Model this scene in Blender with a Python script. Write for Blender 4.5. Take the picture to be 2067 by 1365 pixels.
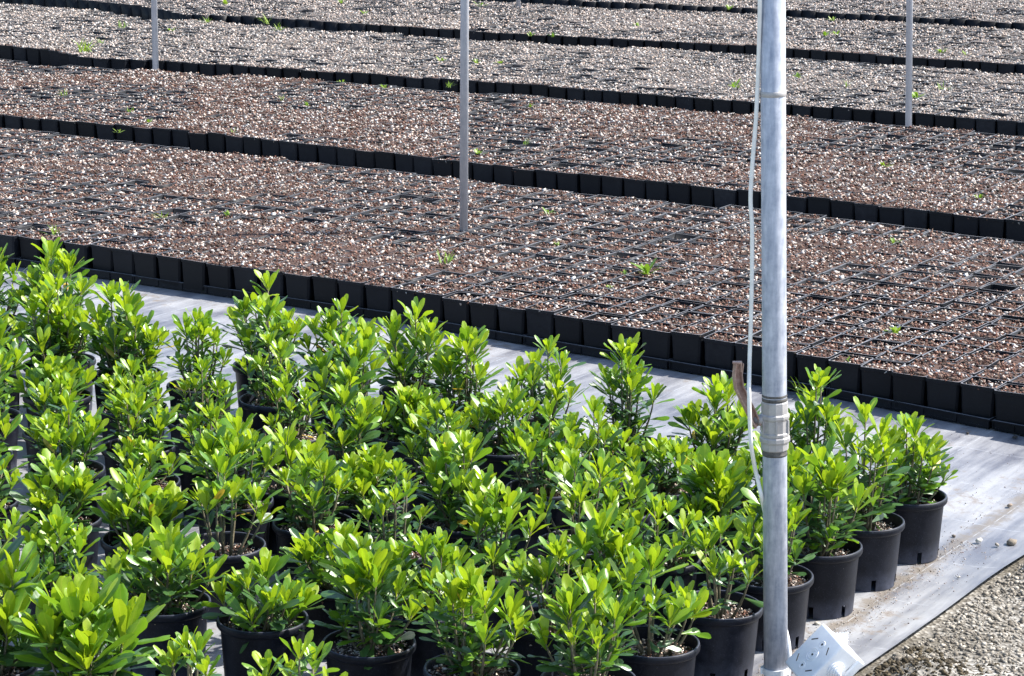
import bpy, math, random
import numpy as np
from mathutils import Matrix, Vector

# ------------------------------------------------------------------ clear
for o in list(bpy.data.objects): bpy.data.objects.remove(o, do_unlink=True)
SC = bpy.context.scene
COL = SC.collection

# ------------------------------------------------------------------ camera
FPX, PIT, YAW, ROLL, CAMH = 5040.0, 0.230, -0.552, 0.010, 1.73      # focal length in photo pixels, angles, eye height
CX, CY = 1033.5, 682.5
fw = np.array([math.sin(YAW)*math.cos(PIT), math.cos(YAW)*math.cos(PIT), -math.sin(PIT)])
_rt = np.array([math.cos(YAW), -math.sin(YAW), 0.0]); _up = np.cross(_rt, fw)
rv = _rt*math.cos(ROLL) + _up*math.sin(ROLL)
uv = -_rt*math.sin(ROLL) + _up*math.cos(ROLL)
EYE = np.array([0, 0, CAMH])
def ray(x, y): return rv*(x-CX)/FPX - uv*(y-CY)/FPX + fw
def unp(x, y, z=0.0):
    d = ray(x, y); return EYE + d*((z-CAMH)/d[2])
def unw(x, y, w): return EYE + ray(x, y)*w
def proj(P):
    P = np.asarray(P, float) - EYE; w = P@fw
    return CX+FPX*(P@rv)/w, CY-FPX*(P@uv)/w, w

cam = bpy.data.cameras.new('camera'); cam.sensor_width = 36; cam.lens = FPX/2067*36
cam.clip_start = 0.1; cam.clip_end = 500
camo = bpy.data.objects.new('camera', cam); COL.objects.link(camo)
camo.matrix_world = Matrix(((rv[0], uv[0], -fw[0], 0), (rv[1], uv[1], -fw[1], 0), (rv[2], uv[2], -fw[2], CAMH), (0, 0, 0, 1)))
SC.camera = camo

# ------------------------------------------------------------------ sky, sun, exposure
SUN_DIR = Vector((0.74, 0.67, 0.0)).normalized(); SUN_EL = math.radians(47)
sv = Vector((SUN_DIR.x*math.cos(SUN_EL), SUN_DIR.y*math.cos(SUN_EL), math.sin(SUN_EL)))
W = bpy.data.worlds.new('World'); SC.world = W; W.use_nodes = True
nt = W.node_tree; bg = nt.nodes['Background']
sky = nt.nodes.new('ShaderNodeTexSky'); sky.sky_type = 'NISHITA'; sky.sun_disc = False
sky.sun_elevation = SUN_EL; sky.sun_rotation = math.atan2(SUN_DIR.x, SUN_DIR.y)
sky.air_density = 1.0; sky.dust_density = 1.0; sky.ozone_density = 1.0
nt.links.new(sky.outputs[0], bg.inputs[0]); bg.inputs[1].default_value = 0.15
sl = bpy.data.lights.new('sun', 'SUN'); sl.energy = 4.8; sl.angle = math.radians(0.55); sl.color = (1.0, 0.95, 0.87)
so = bpy.data.objects.new('sun', sl); COL.objects.link(so)
so.rotation_euler = (-sv).to_track_quat('-Z', 'Y').to_euler(); so.location = (3, 8, 8)
SC.view_settings.view_transform = 'Standard'; SC.view_settings.look = 'None'
SC.view_settings.exposure = 1.05; SC.view_settings.gamma = 1.0
SC.view_settings.use_curve_mapping = False

# ------------------------------------------------------------------ materials
def mat(name):
    m = bpy.data.materials.new(name); m.use_nodes = True
    n = m.node_tree.nodes; n.clear()
    out = n.new('ShaderNodeOutputMaterial'); b = n.new('ShaderNodeBsdfPrincipled')
    m.node_tree.links.new(b.outputs[0], out.inputs[0])
    return m, m.node_tree, b, out
def N(t, kind, **kw):
    n = t.nodes.new(kind)
    for k, v in kw.items():
        if k in ('inputs',):
            for a, c in v.items(): n.inputs[a].default_value = c
        else: setattr(n, k, v)
    return n
def noise(t, vec, scale, detail=3, rough=.55):
    n = N(t, 'ShaderNodeTexNoise', inputs={'Scale': scale, 'Detail': detail, 'Roughness': rough})
    if vec is not None: t.links.new(vec, n.inputs['Vector'])
    return n.outputs['Fac']
def ramp(t, fac, stops):
    r = N(t, 'ShaderNodeValToRGB'); e = r.color_ramp.elements
    while len(e) < len(stops): e.new(0.5)
    for i, (p, c) in enumerate(stops):
        e[i].position = p; e[i].color = (*c, 1) if len(c) == 3 else c
    t.links.new(fac, r.inputs[0]); return r.outputs[0]
def math_(t, op, a, b=None, clamp=False):
    n = N(t, 'ShaderNodeMath', operation=op); n.use_clamp = clamp
    for i, v in enumerate((a, b)):
        if v is None: continue
        if isinstance(v, (int, float)): n.inputs[i].default_value = v
        else: t.links.new(v, n.inputs[i])
    return n.outputs[0]
def mix(t, fac, a, b, blend='MIX'):
    n = N(t, 'ShaderNodeMix', data_type='RGBA', blend_type=blend)
    for s, v in ((n.inputs[0], fac), (n.inputs[6], a), (n.inputs[7], b)):
        if isinstance(v, (int, float)): s.default_value = v
        elif isinstance(v, tuple): s.default_value = (*v, 1)
        else: t.links.new(v, s)
    return n.outputs[2]
def bump(t, b, h, strength, dist):
    n = N(t, 'ShaderNodeBump', inputs={'Strength': strength, 'Distance': dist})
    t.links.new(h, n.inputs['Height']); t.links.new(n.outputs[0], b.inputs['Normal'])
def geo(t): return N(t, 'ShaderNodeNewGeometry').outputs['Position']
def objc(t): return N(t, 'ShaderNodeTexCoord').outputs['Object']
def orand(t): return N(t, 'ShaderNodeObjectInfo').outputs['Random']
M = {}

def m_plastic(name, base, dust_and_light, amount, rough=.42, lo=.0, up_dust_lit=.0):
    m, t, b, o = mat(name)
    p = geo(t); sc = noise(t, p, 55, 5, .65); fine = noise(t, p, 420, 3, .7); big = noise(t, p, 9, 3)
    speck = ramp(t, fine, [(.58, (0, 0, 0)), (.70, (1.6, 1.6, 1.6))])
    film = ramp(t, math_(t, 'MULTIPLY', sc, big), [(.16, (0, 0, 0)), (.50, (1, 1, 1))])
    z = N(t, 'ShaderNodeSeparateXYZ'); t.links.new(p, z.inputs[0])
    low = N(t, 'ShaderNodeMapRange', inputs={'From Min': .05, 'From Max': .0, 'To Min': 0, 'To Max': lo}); t.links.new(z.outputs[2], low.inputs[0])
    rv_ = math_(t, 'ADD', math_(t, 'MULTIPLY', math_(t, 'POWER', orand(t), 3), 2.4), .5)
    f = math_(t, 'ADD', math_(t, 'MULTIPLY', math_(t, 'MULTIPLY', film, amount), rv_), math_(t, 'MULTIPLY', speck, amount*1.3))
    f = math_(t, 'ADD', f, math_(t, 'MULTIPLY', low.outputs[0], sc), True)
    nz_ = N(t, 'ShaderNodeSeparateXYZ'); t.links.new(N(t, 'ShaderNodeNewGeometry').outputs['True Normal'], nz_.inputs[0])
    upf = N(t, 'ShaderNodeMapRange', inputs={'From Min': .55, 'From Max': .95, 'To Min': 0, 'To Max': up_dust_lit}); t.links.new(nz_.outputs[2], upf.inputs[0])  # upward rims painted paler: sunlit tone mixed with settled dust
    f = math_(t, 'ADD', f, math_(t, 'MULTIPLY', upf.outputs[0], math_(t, 'ADD', math_(t, 'MULTIPLY', sc, 1.2), .1)), True)
    rr = math_(t, 'ADD', math_(t, 'MULTIPLY', orand(t), .7), .65)
    c = mix(t, 1.0, base, mix(t, 0.0, (1, 1, 1), (1, 1, 1)), 'MULTIPLY')
    vm = N(t, 'ShaderNodeVectorMath', operation='SCALE'); t.links.new(c, vm.inputs[0]); t.links.new(rr, vm.inputs[3])
    t.links.new(mix(t, f, vm.outputs[0], dust_and_light), b.inputs['Base Color'])
    t.links.new(math_(t, 'ADD', math_(t, 'MULTIPLY', sc, .3), rough-.12), b.inputs['Roughness'])
    b.inputs['Specular IOR Level'].default_value = .20
    bump(t, b, sc, .12, .002); M[name] = m
m_plastic('round_plastic', (.0036, .0048, .0095), (.16, .175, .24), .085, .42, .5, .40)
m_plastic('square_plastic', (.0030, .0042, .0070), (.30, .30, .32), .022, .52, 0, .85)

# grit, bark, pebbles: colour comes from a per-piece colour attribute
m, t, b, o = mat('grit')
a = N(t, 'ShaderNodeAttribute', attribute_name='piece'); p = geo(t)
nz = noise(t, p, 300, 3); sh = ramp(t, nz, [(.25, (.6, .6, .6)), (.75, (1.15, 1.15, 1.15))])
t.links.new(mix(t, 1.0, a.outputs['Color'], sh, 'MULTIPLY'), b.inputs['Base Color'])
b.inputs['Roughness'].default_value = .85; b.inputs['Specular IOR Level'].default_value = .25
bump(t, b, nz, .4, .002); M['grit'] = m

# woven ground cover, dusty grey, white glare painted into its patches, pale marker threads
m, t, b, o = mat('ground_cover')
p = geo(t); s = N(t, 'ShaderNodeSeparateXYZ'); t.links.new(p, s.inputs[0])
st = N(t, 'ShaderNodeMapping'); st.inputs['Scale'].default_value = (11, 1.3, 1); t.links.new(p, st.inputs['Vector'])
stre = noise(t, st.outputs[0], 1.6, 6, .62); blot = noise(t, p, 3.2, 6, .62); fine = noise(t, p, 160, 3, .7)
dust_and_light = ramp(t, math_(t, 'ADD', math_(t, 'MULTIPLY', stre, .6), math_(t, 'MULTIPLY', blot, .5)), [(.44, (0, 0, 0)), (.66, (1, 1, 1))])
base = mix(t, dust_and_light, (.115, .120, .148), (.33, .335, .35))
base = mix(t, ramp(t, fine, [(.35, (0, 0, 0)), (.8, (.35, .35, .35))]), base, (.22, .21, .20))
soil = ramp(t, math_(t, 'MULTIPLY', blot, noise(t, p, 24, 5, .7)), [(.31, (0, 0, 0)), (.40, (.8, .8, .8))])
base = mix(t, soil, base, (.20, .165, .135))
bx_ = math_(t, 'ABSOLUTE', math_(t, 'ADD', s.outputs[0], 1.965))
band = N(t, 'ShaderNodeMapRange', inputs={'From Min': .07, 'From Max': .0, 'To Min': 0, 'To Max': .34}); t.links.new(bx_, band.inputs[0])
cr = ramp(t, math_(t, 'ADD', band.outputs[0], math_(t, 'MULTIPLY', noise(t, p, 26, 6, .7), .6)), [(.50, (0, 0, 0)), (.62, (.75, .75, .75))])
base = mix(t, cr, base, (.17, .14, .105))
def thread(sock, per, off, wid):
    v = math_(t, 'FRACT', math_(t, 'ADD', math_(t, 'MULTIPLY', sock, 1/per), off))
    return math_(t, 'LESS_THAN', v, wid/per)
thr = math_(t, 'MAXIMUM', thread(s.outputs[0], .30, .53, .0020), thread(s.outputs[1], .30, .37, .0020))
thr = math_(t, 'MULTIPLY', thr, ramp(t, noise(t, p, 30, 3), [(.40, (0, 0, 0)), (.56, (.42, .42, .42))]))
base = mix(t, thr, base, (.60, .64, .68))
t.links.new(base, b.inputs['Base Color'])
t.links.new(math_(t, 'ADD', math_(t, 'MULTIPLY', dust_and_light, .25), .36), b.inputs['Roughness'])
wx = N(t, 'ShaderNodeTexWave', inputs={'Scale': 95}); wx.bands_direction = 'X'; t.links.new(p, wx.inputs['Vector'])
wy = N(t, 'ShaderNodeTexWave', inputs={'Scale': 70}); wy.bands_direction = 'Y'; t.links.new(p, wy.inputs['Vector'])
h = math_(t, 'ADD', math_(t, 'MULTIPLY', math_(t, 'ADD', wx.outputs['Fac'], wy.outputs['Fac']), .12), math_(t, 'MULTIPLY', stre, 1.6))
bump(t, b, h, .35, .006); M['ground_cover'] = m

# bare gravelly ground
m, t, b, o = mat('gravel_ground')
p = geo(t); v = N(t, 'ShaderNodeTexVoronoi', inputs={'Scale': 110}); t.links.new(p, v.inputs['Vector'])
cell = N(t, 'ShaderNodeSeparateColor'); t.links.new(v.outputs['Color'], cell.inputs[0])
c = ramp(t, cell.outputs[0], [(.0, (.10, .09, .075)), (.5, (.24, .22, .19)), (1, (.46, .44, .40))])
c = mix(t, ramp(t, noise(t, p, 3, 5, .6), [(.42, (0, 0, 0)), (.62, (.85, .85, .85))]), c, (.105, .09, .065))
t.links.new(c, b.inputs['Base Color']); b.inputs['Roughness'].default_value = .9
bump(t, b, v.outputs['Distance'], .6, .008); M['gravel_ground'] = m

def m_leaf(name, c1, c2, mid, trans, tcol, rough):
    m, t, b, o = mat(name)
    u = N(t, 'ShaderNodeUVMap'); s = N(t, 'ShaderNodeSeparateXYZ'); t.links.new(u.outputs[0], s.inputs[0])
    r = orand(t)
    col = mix(t, r, c1, c2)
    nz = noise(t, objc(t), 3.2, 3); 
    col = mix(t, math_(t, 'MULTIPLY', nz, .35), col, c2)
    ax = math_(t, 'ABSOLUTE', math_(t, 'SUBTRACT', s.outputs[0], .5))
    rib = math_(t, 'LESS_THAN', ax, .035)
    basef = N(t, 'ShaderNodeMapRange', inputs={'From Min': .35, 'From Max': .0, 'To Min': 0, 'To Max': .8}); t.links.new(s.outputs[1], basef.inputs[0])
    f = math_(t, 'MAXIMUM', math_(t, 'MULTIPLY', rib, .55), basef.outputs[0])
    col = mix(t, f, col, mid)
    t.links.new(col, b.inputs['Base Color'])
    t.links.new(math_(t, 'ADD', math_(t, 'MULTIPLY', nz, .2), rough-.1), b.inputs['Roughness'])
    b.inputs['Specular IOR Level'].default_value = .65
    w = N(t, 'ShaderNodeTexWave', inputs={'Scale': 3.0, 'Distortion': 3.0}); w.bands_direction = 'Y'; t.links.new(objc(t), w.inputs['Vector'])
    bump(t, b, math_(t, 'ADD', math_(t, 'MULTIPLY', w.outputs['Fac'], .12), nz), .14, .0012)
    tr = N(t, 'ShaderNodeBsdfTranslucent'); tc = mix(t, .45, col, tcol); t.links.new(tc, tr.inputs[0])
    ms = N(t, 'ShaderNodeMixShader'); ms.inputs[0].default_value = trans
    t.links.new(b.outputs[0], ms.inputs[1]); t.links.new(tr.outputs[0], ms.inputs[2]); t.links.new(ms.outputs[0], o.inputs[0])
    M[name] = m
m_leaf('leaf_young', (.195, .365, .014), (.33, .44, .012), (.43, .47, .04), .46, (.50, .64, .02), .40)
m_leaf('leaf_mid', (.072, .195, .014), (.145, .295, .014), (.25, .34, .04), .36, (.34, .54, .02), .36)
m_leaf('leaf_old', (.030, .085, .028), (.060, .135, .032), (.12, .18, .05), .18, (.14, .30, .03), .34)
m_leaf('leaf_yellow', (.48, .40, .03), (.55, .36, .03), (.40, .30, .08), .3, (.6, .4, .05), .45)
m_leaf('leaf_brown', (.30, .15, .08), (.38, .22, .14), (.30, .17, .1), .1, (.4, .2, .1), .6)
m_leaf('weed_leaf', (.14, .27, .02), (.25, .36, .03), (.25, .33, .08), .35, (.3, .5, .02), .5)

m, t, b, o = mat('stem'); p = geo(t)
t.links.new(ramp(t, noise(t, p, 90, 4), [(.3, (.06, .055, .03)), (.7, (.20, .17, .11))]), b.inputs['Base Color']); b.inputs['Roughness'].default_value = .75; M['stem'] = m

def m_metal(name, c1, c2, rough, metal, scale=26, streak=True):
    m, t, b, o = mat(name); p = geo(t)
    mp = N(t, 'ShaderNodeMapping'); mp.inputs['Scale'].default_value = (1, 1, .16 if streak else 1); t.links.new(p, mp.inputs['Vector'])
    n1 = noise(t, mp.outputs[0], scale*4, 5, .65); n2 = noise(t, p, 45, 4, .65); n3 = noise(t, p, 500, 2, .6)
    f = math_(t, 'ADD', math_(t, 'MULTIPLY', n1, .55), math_(t, 'MULTIPLY', n2, .45))
    c = mix(t, ramp(t, f, [(.36, (0, 0, 0)), (.64, (1, 1, 1))]), c1, c2)
    c = mix(t, ramp(t, n3, [(.66, (0, 0, 0)), (.76, (.4, .4, .4))]), c, (.12, .11, .10))
    t.links.new(c, b.inputs['Base Color']); b.inputs['Metallic'].default_value = metal
    t.links.new(math_(t, 'ADD', math_(t, 'MULTIPLY', n2, .25), rough-.1), b.inputs['Roughness'])
    bump(t, b, n2, .12, .001); M[name] = m
m_metal('galvanised', (.25, .28, .35), (.52, .54, .60), .50, .28)
m_metal('valve_metal', (.30, .29, .29), (.44, .425, .42), .55, .35, 14, False)
m_metal('grey_pole', (.40, .42, .47), (.52, .53, .57), .5, .25)
m_metal('dark_thread', (.04, .04, .04), (.16, .15, .14), .7, .3, 40, False)
m_metal('rusty_steel', (.26, .15, .115), (.46, .32, .26), .75, .15, 30, False)
m, t, b, o = mat('white_plastic'); p = geo(t)
t.links.new(ramp(t, noise(t, p, 60, 4), [(.3, (.74, .75, .78)), (.7, (.84, .85, .86))]), b.inputs['Base Color']); b.inputs['Roughness'].default_value = .42; M['white_plastic'] = m
m, t, b, o = mat('cable_white'); p = geo(t)
t.links.new(ramp(t, noise(t, p, 40, 4), [(.3, (.70, .69, .65)), (.7, (.84, .83, .79))]), b.inputs['Base Color']); b.inputs['Roughness'].default_value = .5; M['cable_white'] = m

# ------------------------------------------------------------------ mesh helpers
class MB:
    def __init__(s): s.v = []; s.f = []; s.m = []
    def add(s, vs, fs, mi=0):
        o = len(s.v); s.v += [tuple(v) for v in vs]; s.f += [tuple(i+o for i in f) for f in fs]; s.m += [mi]*len(fs)
    def box(s, lo, hi, mi=0):
        x0, y0, z0 = lo; x1, y1, z1 = hi
        s.add([(x0,y0,z0),(x1,y0,z0),(x1,y1,z0),(x0,y1,z0),(x0,y0,z1),(x1,y0,z1),(x1,y1,z1),(x0,y1,z1)],
              [(0,3,2,1),(4,5,6,7),(0,1,5,4),(1,2,6,5),(2,3,7,6),(3,0,4,7)], mi)
    def tube(s, pts, rad, seg=8, mi=0, caps=True):
        pts = [Vector(p) for p in pts]; rad = rad if hasattr(rad, '__len__') else [rad]*len(pts)
        o = len(s.v); prev = None
        for i, p in enumerate(pts):
            d = (pts[min(i+1, len(pts)-1)] - pts[max(i-1, 0)]).normalized()
            a = (prev - d*prev.dot(d)) if prev is not None else d.orthogonal()
            a.normalize(); prev = a; bb = d.cross(a)
            for k in range(seg):
                an = 2*math.pi*k/seg; s.v.append(tuple(p + (a*math.cos(an)+bb*math.sin(an))*rad[i]))
        for i in range(len(pts)-1):
            for k in range(seg):
                s.f.append((o+i*seg+k, o+i*seg+(k+1)%seg, o+(i+1)*seg+(k+1)%seg, o+(i+1)*seg+k)); s.m.append(mi)
        if caps:
            s.f.append(tuple(o+k for k in reversed(range(seg)))); s.m.append(mi)
            s.f.append(tuple(o+(len(pts)-1)*seg+k for k in range(seg))); s.m.append(mi)
    def lathe(s, prof, seg=32, mi=0, skip=None, origin=(0, 0, 0)):
        o = len(s.v); ox, oy, oz = origin
        for (r, z) in prof:
            for k in range(seg):
                an = 2*math.pi*k/seg; s.v.append((ox+r*math.cos(an), oy+r*math.sin(an), oz+z))
        for i in range(len(prof)-1):
            for k in range(seg):
                if skip and skip(i, k): continue
                s.f.append((o+i*seg+k, o+i*seg+(k+1)%seg, o+(i+1)*seg+(k+1)%seg, o+(i+1)*seg+k)); s.m.append(mi)
    def mesh(s, name, mats, smooth=False):
        me = bpy.data.meshes.new(name); me.from_pydata(s.v, [], s.f)
        for k in mats: me.materials.append(M[k])
        if len(mats) > 1: me.polygons.foreach_set('material_index', s.m)
        if smooth: me.polygons.foreach_set('use_smooth', [True]*len(me.polygons))
        me.update(); return me
def link(name, me, parent=None, mw=None):
    o = bpy.data.objects.new(name, me); COL.objects.link(o)
    if parent is not None: o.parent = parent
    if mw is not None: o.matrix_basis = mw
    return o
def tag(o, label, cat, group=None):
    o['label'] = label; o['category'] = cat
    if group: o['group'] = group
    return o
def T(x, y, z): return Matrix.Translation((x, y, z))
def frame_z(axis, origin):
    z = Vector(axis).normalized(); x = z.orthogonal().normalized(); y = z.cross(x)
    return Matrix(((x.x, y.x, z.x, origin[0]), (x.y, y.y, z.y, origin[1]), (x.z, y.z, z.z, origin[2]), (0, 0, 0, 1)))

def pieces_mesh(name, V, F, C, mats, extra=None):
    """V (n,3), F list/array of tris, C per-vertex colour; extra = (verts, quads) of another material put first"""
    me = bpy.data.meshes.new(name)
    V = np.asarray(V, np.float32); F = np.asarray(F, np.int32)
    nv0 = 0; loops = F.ravel(); starts = np.arange(len(F))*3; tot = np.full(len(F), 3); mi = np.full(len(F), len(mats)-1)
    if extra is not None:
        EV, EQ = np.asarray(extra[0], np.float32), np.asarray(extra[1], np.int32)
        nv0 = len(EV); V = np.concatenate([EV, V]); loops = np.concatenate([EQ.ravel(), loops+nv0])
        starts = np.concatenate([np.arange(len(EQ))*4, len(EQ)*4+starts]); mi = np.concatenate([np.zeros(len(EQ), int), mi])
        C = np.concatenate([np.zeros((nv0, 3)), C])
    me.vertices.add(len(V)); me.vertices.foreach_set('co', V.ravel())
    me.loops.add(len(loops)); me.loops.foreach_set('vertex_index', loops.astype(np.int32))
    me.polygons.add(len(starts)); me.polygons.foreach_set('loop_start', starts.astype(np.int32))
    for k in mats: me.materials.append(M[k])
    me.polygons.foreach_set('material_index', mi.astype(np.int32))
    at = me.attributes.new('piece', 'FLOAT_COLOR', 'POINT')
    at.data.foreach_set('color', np.concatenate([C, np.ones((len(C), 1))], 1).astype(np.float32).ravel())
    me.update(calc_edges=True); me.validate(); return me

# low-poly stones: 6-tri bipyramid (small grit) and icosahedron (gravel)
BI_V = np.array([(1,0,0),(-.5,.866,0),(-.5,-.866,0),(0,0,1),(0,0,-1)], float)
BI_F = np.array([(0,1,3),(1,2,3),(2,0,3),(1,0,4),(2,1,4),(0,2,4)])
_g = (1+5**.5)/2
IC_V = np.array([(-1,_g,0),(1,_g,0),(-1,-_g,0),(1,-_g,0),(0,-1,_g),(0,1,_g),(0,-1,-_g),(0,1,-_g),(_g,0,-1),(_g,0,1),(-_g,0,-1),(-_g,0,1)], float)/1.9
IC_F = np.array([(0,11,5),(0,5,1),(0,1,7),(0,7,10),(0,10,11),(1,5,9),(5,11,4),(11,10,2),(10,7,6),(7,1,8),(3,9,4),(3,4,2),(3,2,6),(3,6,8),(3,8,9),(4,9,5),(2,4,11),(6,2,10),(8,6,7),(9,8,1)])
def scatter(rng, pos, size, cols, BV, BF, flat=.6, jit=.25):
    n = len(pos); k = len(BV)
    q = rng.normal(size=(n, 4)); q /= np.linalg.norm(q, axis=1)[:, None]
    w, x, y, z = q.T
    R = np.stack([1-2*(y*y+z*z), 2*(x*y-z*w), 2*(x*z+y*w), 2*(x*y+z*w), 1-2*(x*x+z*z), 2*(y*z-x*w), 2*(x*z-y*w), 2*(y*z+x*w), 1-2*(x*x+y*y)], -1).reshape(n, 3, 3)
    S = np.stack([np.ones(n), rng.uniform(.55, 1, n), rng.uniform(.4, .8, n)], -1)*size[:, None]
    L = BV[None]*(1+rng.uniform(-jit, jit, (n, k, 1)))*S[:, None, :]
    V = np.einsum('nij,nkj->nki', R, L); V[:, :, 2] *= flat; V += pos[:, None, :]
    F = BF[None] + (np.arange(n)*k)[:, None, None]
    C = np.repeat(cols, k, axis=0)
    return V.reshape(-1, 3), F.reshape(-1, 3), C
BROWN = np.array([(.16,.075,.053),(.225,.115,.083),(.105,.053,.040),(.28,.165,.12),(.175,.118,.092)])
PALE = np.array([(.64,.51,.42),(.72,.62,.54),(.55,.42,.34),(.70,.61,.55),(.48,.40,.35)])
GREY = np.array([(.34,.325,.30),(.52,.50,.47),(.25,.235,.215),(.70,.68,.64)])
DARK = np.array([(.035,.028,.023),(.05,.04,.032)])
def colours(rng, n, pale):
    u = rng.random(n); out = BROWN[rng.integers(0, len(BROWN), n)].copy()
    pm = u < pale; out[pm] = PALE[rng.integers(0, len(PALE), pm.sum())]
    gm = (u >= pale) & (u < pale*1.45); out[gm] = GREY[rng.integers(0, len(GREY), gm.sum())]
    dm = u > (.90 if pale < .4 else .84); out[dm] = DARK[rng.integers(0, 2, dm.sum())]
    return out*rng.uniform(.8, 1.2, (n, 1))

# ------------------------------------------------------------------ setting: ground and ground cover
def grid_sheet(name, x0, x1, y0, y1, nx, ny, zf, material):
    xs = np.linspace(x0, x1, nx); ys = np.linspace(y0, y1, ny)
    X, Y = np.meshgrid(xs, ys); Z = zf(X, Y)
    v = np.stack([X, Y, Z], -1).reshape(-1, 3)
    idx = np.arange(nx*ny).reshape(ny, nx)
    f = np.stack([idx[:-1, :-1], idx[:-1, 1:], idx[1:, 1:], idx[1:, :-1]], -1).reshape(-1, 4)
    me = bpy.data.meshes.new(name); me.from_pydata(v.tolist(), [], f.tolist()); me.materials.append(M[material])
    me.polygons.foreach_set('use_smooth', [True]*len(me.polygons)); me.update()
    o = link(name, me); o['kind'] = 'structure'; return o
MAT_X = -1.815
def edge_x(y): return MAT_X + .012*(y-4.55) + .004*np.sin(y*2.6+.7) + .003*np.sin(y*7.3)
def gz(X, Y):
    near = np.clip((X-MAT_X+.02)/.12, 0, 1)
    lump = (.010*np.sin(X*9+1.3)*np.sin(Y*7+.4) + .006*np.sin(X*23+Y*17))
    mound = .030*np.exp(-((X+1.66)**2+(Y-4.29)**2)/.012)
    return -.012 + near*(lump+.006) + mound*near
grid_sheet('ground', -60, 60, -40, 80, 13, 13, lambda X, Y: X*0-.03, 'gravel_ground')
gp = grid_sheet('gravel_path', MAT_X-.25, 1.5, 1.0, 16, 170, 420, gz, 'gravel_ground')
xs_n = 150
def mat_sheet():
    ys = np.linspace(1.5, 19.5, 361); rows = []
    us = np.concatenate([np.linspace(-17, -3, 57)[:-1], np.linspace(-3, 0, 90)])
    V = []
    for y in ys:
        ex = edge_x(y)
        for u in us:
            x = u + (ex if u > -3.01 else 0) if u > -3 else u + MAT_X
            x = u + ex
            d = -u
            wr = .0022*math.sin(d*34+1.5*math.sin(y*1.7))*math.exp(-d*2.4) + .0016*math.sin(x*13+y*8)*math.sin(y*5.1-x*3)
            lift = .006*math.exp(-d*30)*(.5+.5*math.sin(y*4+1))
            V.append((x, y, wr+lift))
    nx, ny = len(us), len(ys); idx = np.arange(nx*ny).reshape(ny, nx)
    f = np.stack([idx[:-1, :-1], idx[:-1, 1:], idx[1:, 1:], idx[1:, :-1]], -1).reshape(-1, 4)
    me = bpy.data.meshes.new('ground_cover'); me.from_pydata(V, [], f.tolist()); me.materials.append(M['ground_cover'])
    me.polygons.foreach_set('use_smooth', [True]*len(me.polygons)); me.update()
    o = link('ground_cover', me); o['kind'] = 'structure'
mat_sheet()

# loose gravel beside the mat
rng = np.random.default_rng(5)
n = 24000
gx = MAT_X + .012 + rng.random(n)**1.6*1.1; gy = rng.uniform(3.7, 6.0, n)
keep = gx > edge_x(gy) + .004 + rng.random(n)*.03; gx, gy = gx[keep], gy[keep]; n = len(gx)
sz = .0020 + .0058*rng.random(n)**2.8; big = rng.random(n) < .012; sz[big] *= 1.8
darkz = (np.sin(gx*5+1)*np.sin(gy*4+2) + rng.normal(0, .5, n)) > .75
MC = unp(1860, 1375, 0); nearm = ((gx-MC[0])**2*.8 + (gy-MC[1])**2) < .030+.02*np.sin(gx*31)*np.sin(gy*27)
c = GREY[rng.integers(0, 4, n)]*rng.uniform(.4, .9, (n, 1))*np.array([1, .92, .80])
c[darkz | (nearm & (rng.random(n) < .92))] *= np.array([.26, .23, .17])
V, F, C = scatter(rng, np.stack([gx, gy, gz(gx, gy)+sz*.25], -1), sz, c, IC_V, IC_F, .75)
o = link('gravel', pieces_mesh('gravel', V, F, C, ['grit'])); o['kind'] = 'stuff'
tag(o, 'loose grey gravel along the edge of the mat', 'gravel')
# fine spilled soil crumbs on the mat
n = 6500
i = rng.integers(0, 7, n); cx_ = np.where(rng.random(n) < .55, -1.958 + rng.normal(0, .028, n), MAT_X-.03-rng.random(n)**1.4*.9)
cy_ = np.where(cx_ > -1.99, rng.uniform(3.6, 5.15, n), rng.uniform(3.6, 6.15, n))
kp = cx_ < edge_x(cy_)-.01; cx_, cy_ = cx_[kp], cy_[kp]; n = len(cx_)
sz = .0007 + .0026*rng.random(n)**5
V, F, C = scatter(rng, np.stack([cx_, cy_, .002+sz*.3], -1), sz, colours(rng, n, .45)*.8, BI_V, BI_F, .7)
o = link('spilled_crumbs', pieces_mesh('spilled_crumbs', V, F, C, ['grit'])); o['kind'] = 'stuff'
tag(o, 'fine soil crumbs spilled on the grey mat beside the pots', 'soil')

# ------------------------------------------------------------------ beds of square pots
def curve(pts, z=.11):
    P = np.array([unp(x, y, z) for x, y in pts]); k = np.argsort(P[:, 0])
    return lambda x: np.interp(x, P[k, 0], P[k, 1])
f1 = curve([(0,472),(178,494),(367,524),(518,543),(779,579),(945,607),(1057,625),(1357,674),(1490,693),(1681,727),(1878,764),(2013,789),(2230,830)])
f2 = curve([(0,233),(42,236),(358,262),(582,287),(736,303),(983,332),(1330,367),(1616,397),(1862,425),(2067,447)])
f3 = curve([(0,92),(90,100),(180,117),(250,120),(320,122),(680,145),(1040,168),(1500,205),(1800,225),(2067,247)])
f4 = curve([(160,0),(290,12),(380,30),(480,32),(600,40),(750,50),(1040,68),(1500,92),(2067,131)])
f5 = curve([(1150,0),(1600,21),(2067,48)])
f6 = lambda x: x*0+17.35
BEDS = [  # front curve, next front, x range, pitch, phase, pale fraction, gap behind
    (f1, f2, -8.4, -1.95, .1024, -4.82, .245, .30),
    (f2, f3, -10.6, -2.2, .0985, -3.146, .255, .36),
    (f3, f4, -12.4, -2.6, .1, 0, .58, .36),
    (f4, f5, -14.0, -3.0, .1, 0, .59, .34),
    (f5, f6, -14.5, -3.5, .1, 0, .58, .3)]
PT, PB, PH, ZB = .0495, .0425, .096, .014          # half top width, half base width, height, base lifted by the tray
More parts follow.
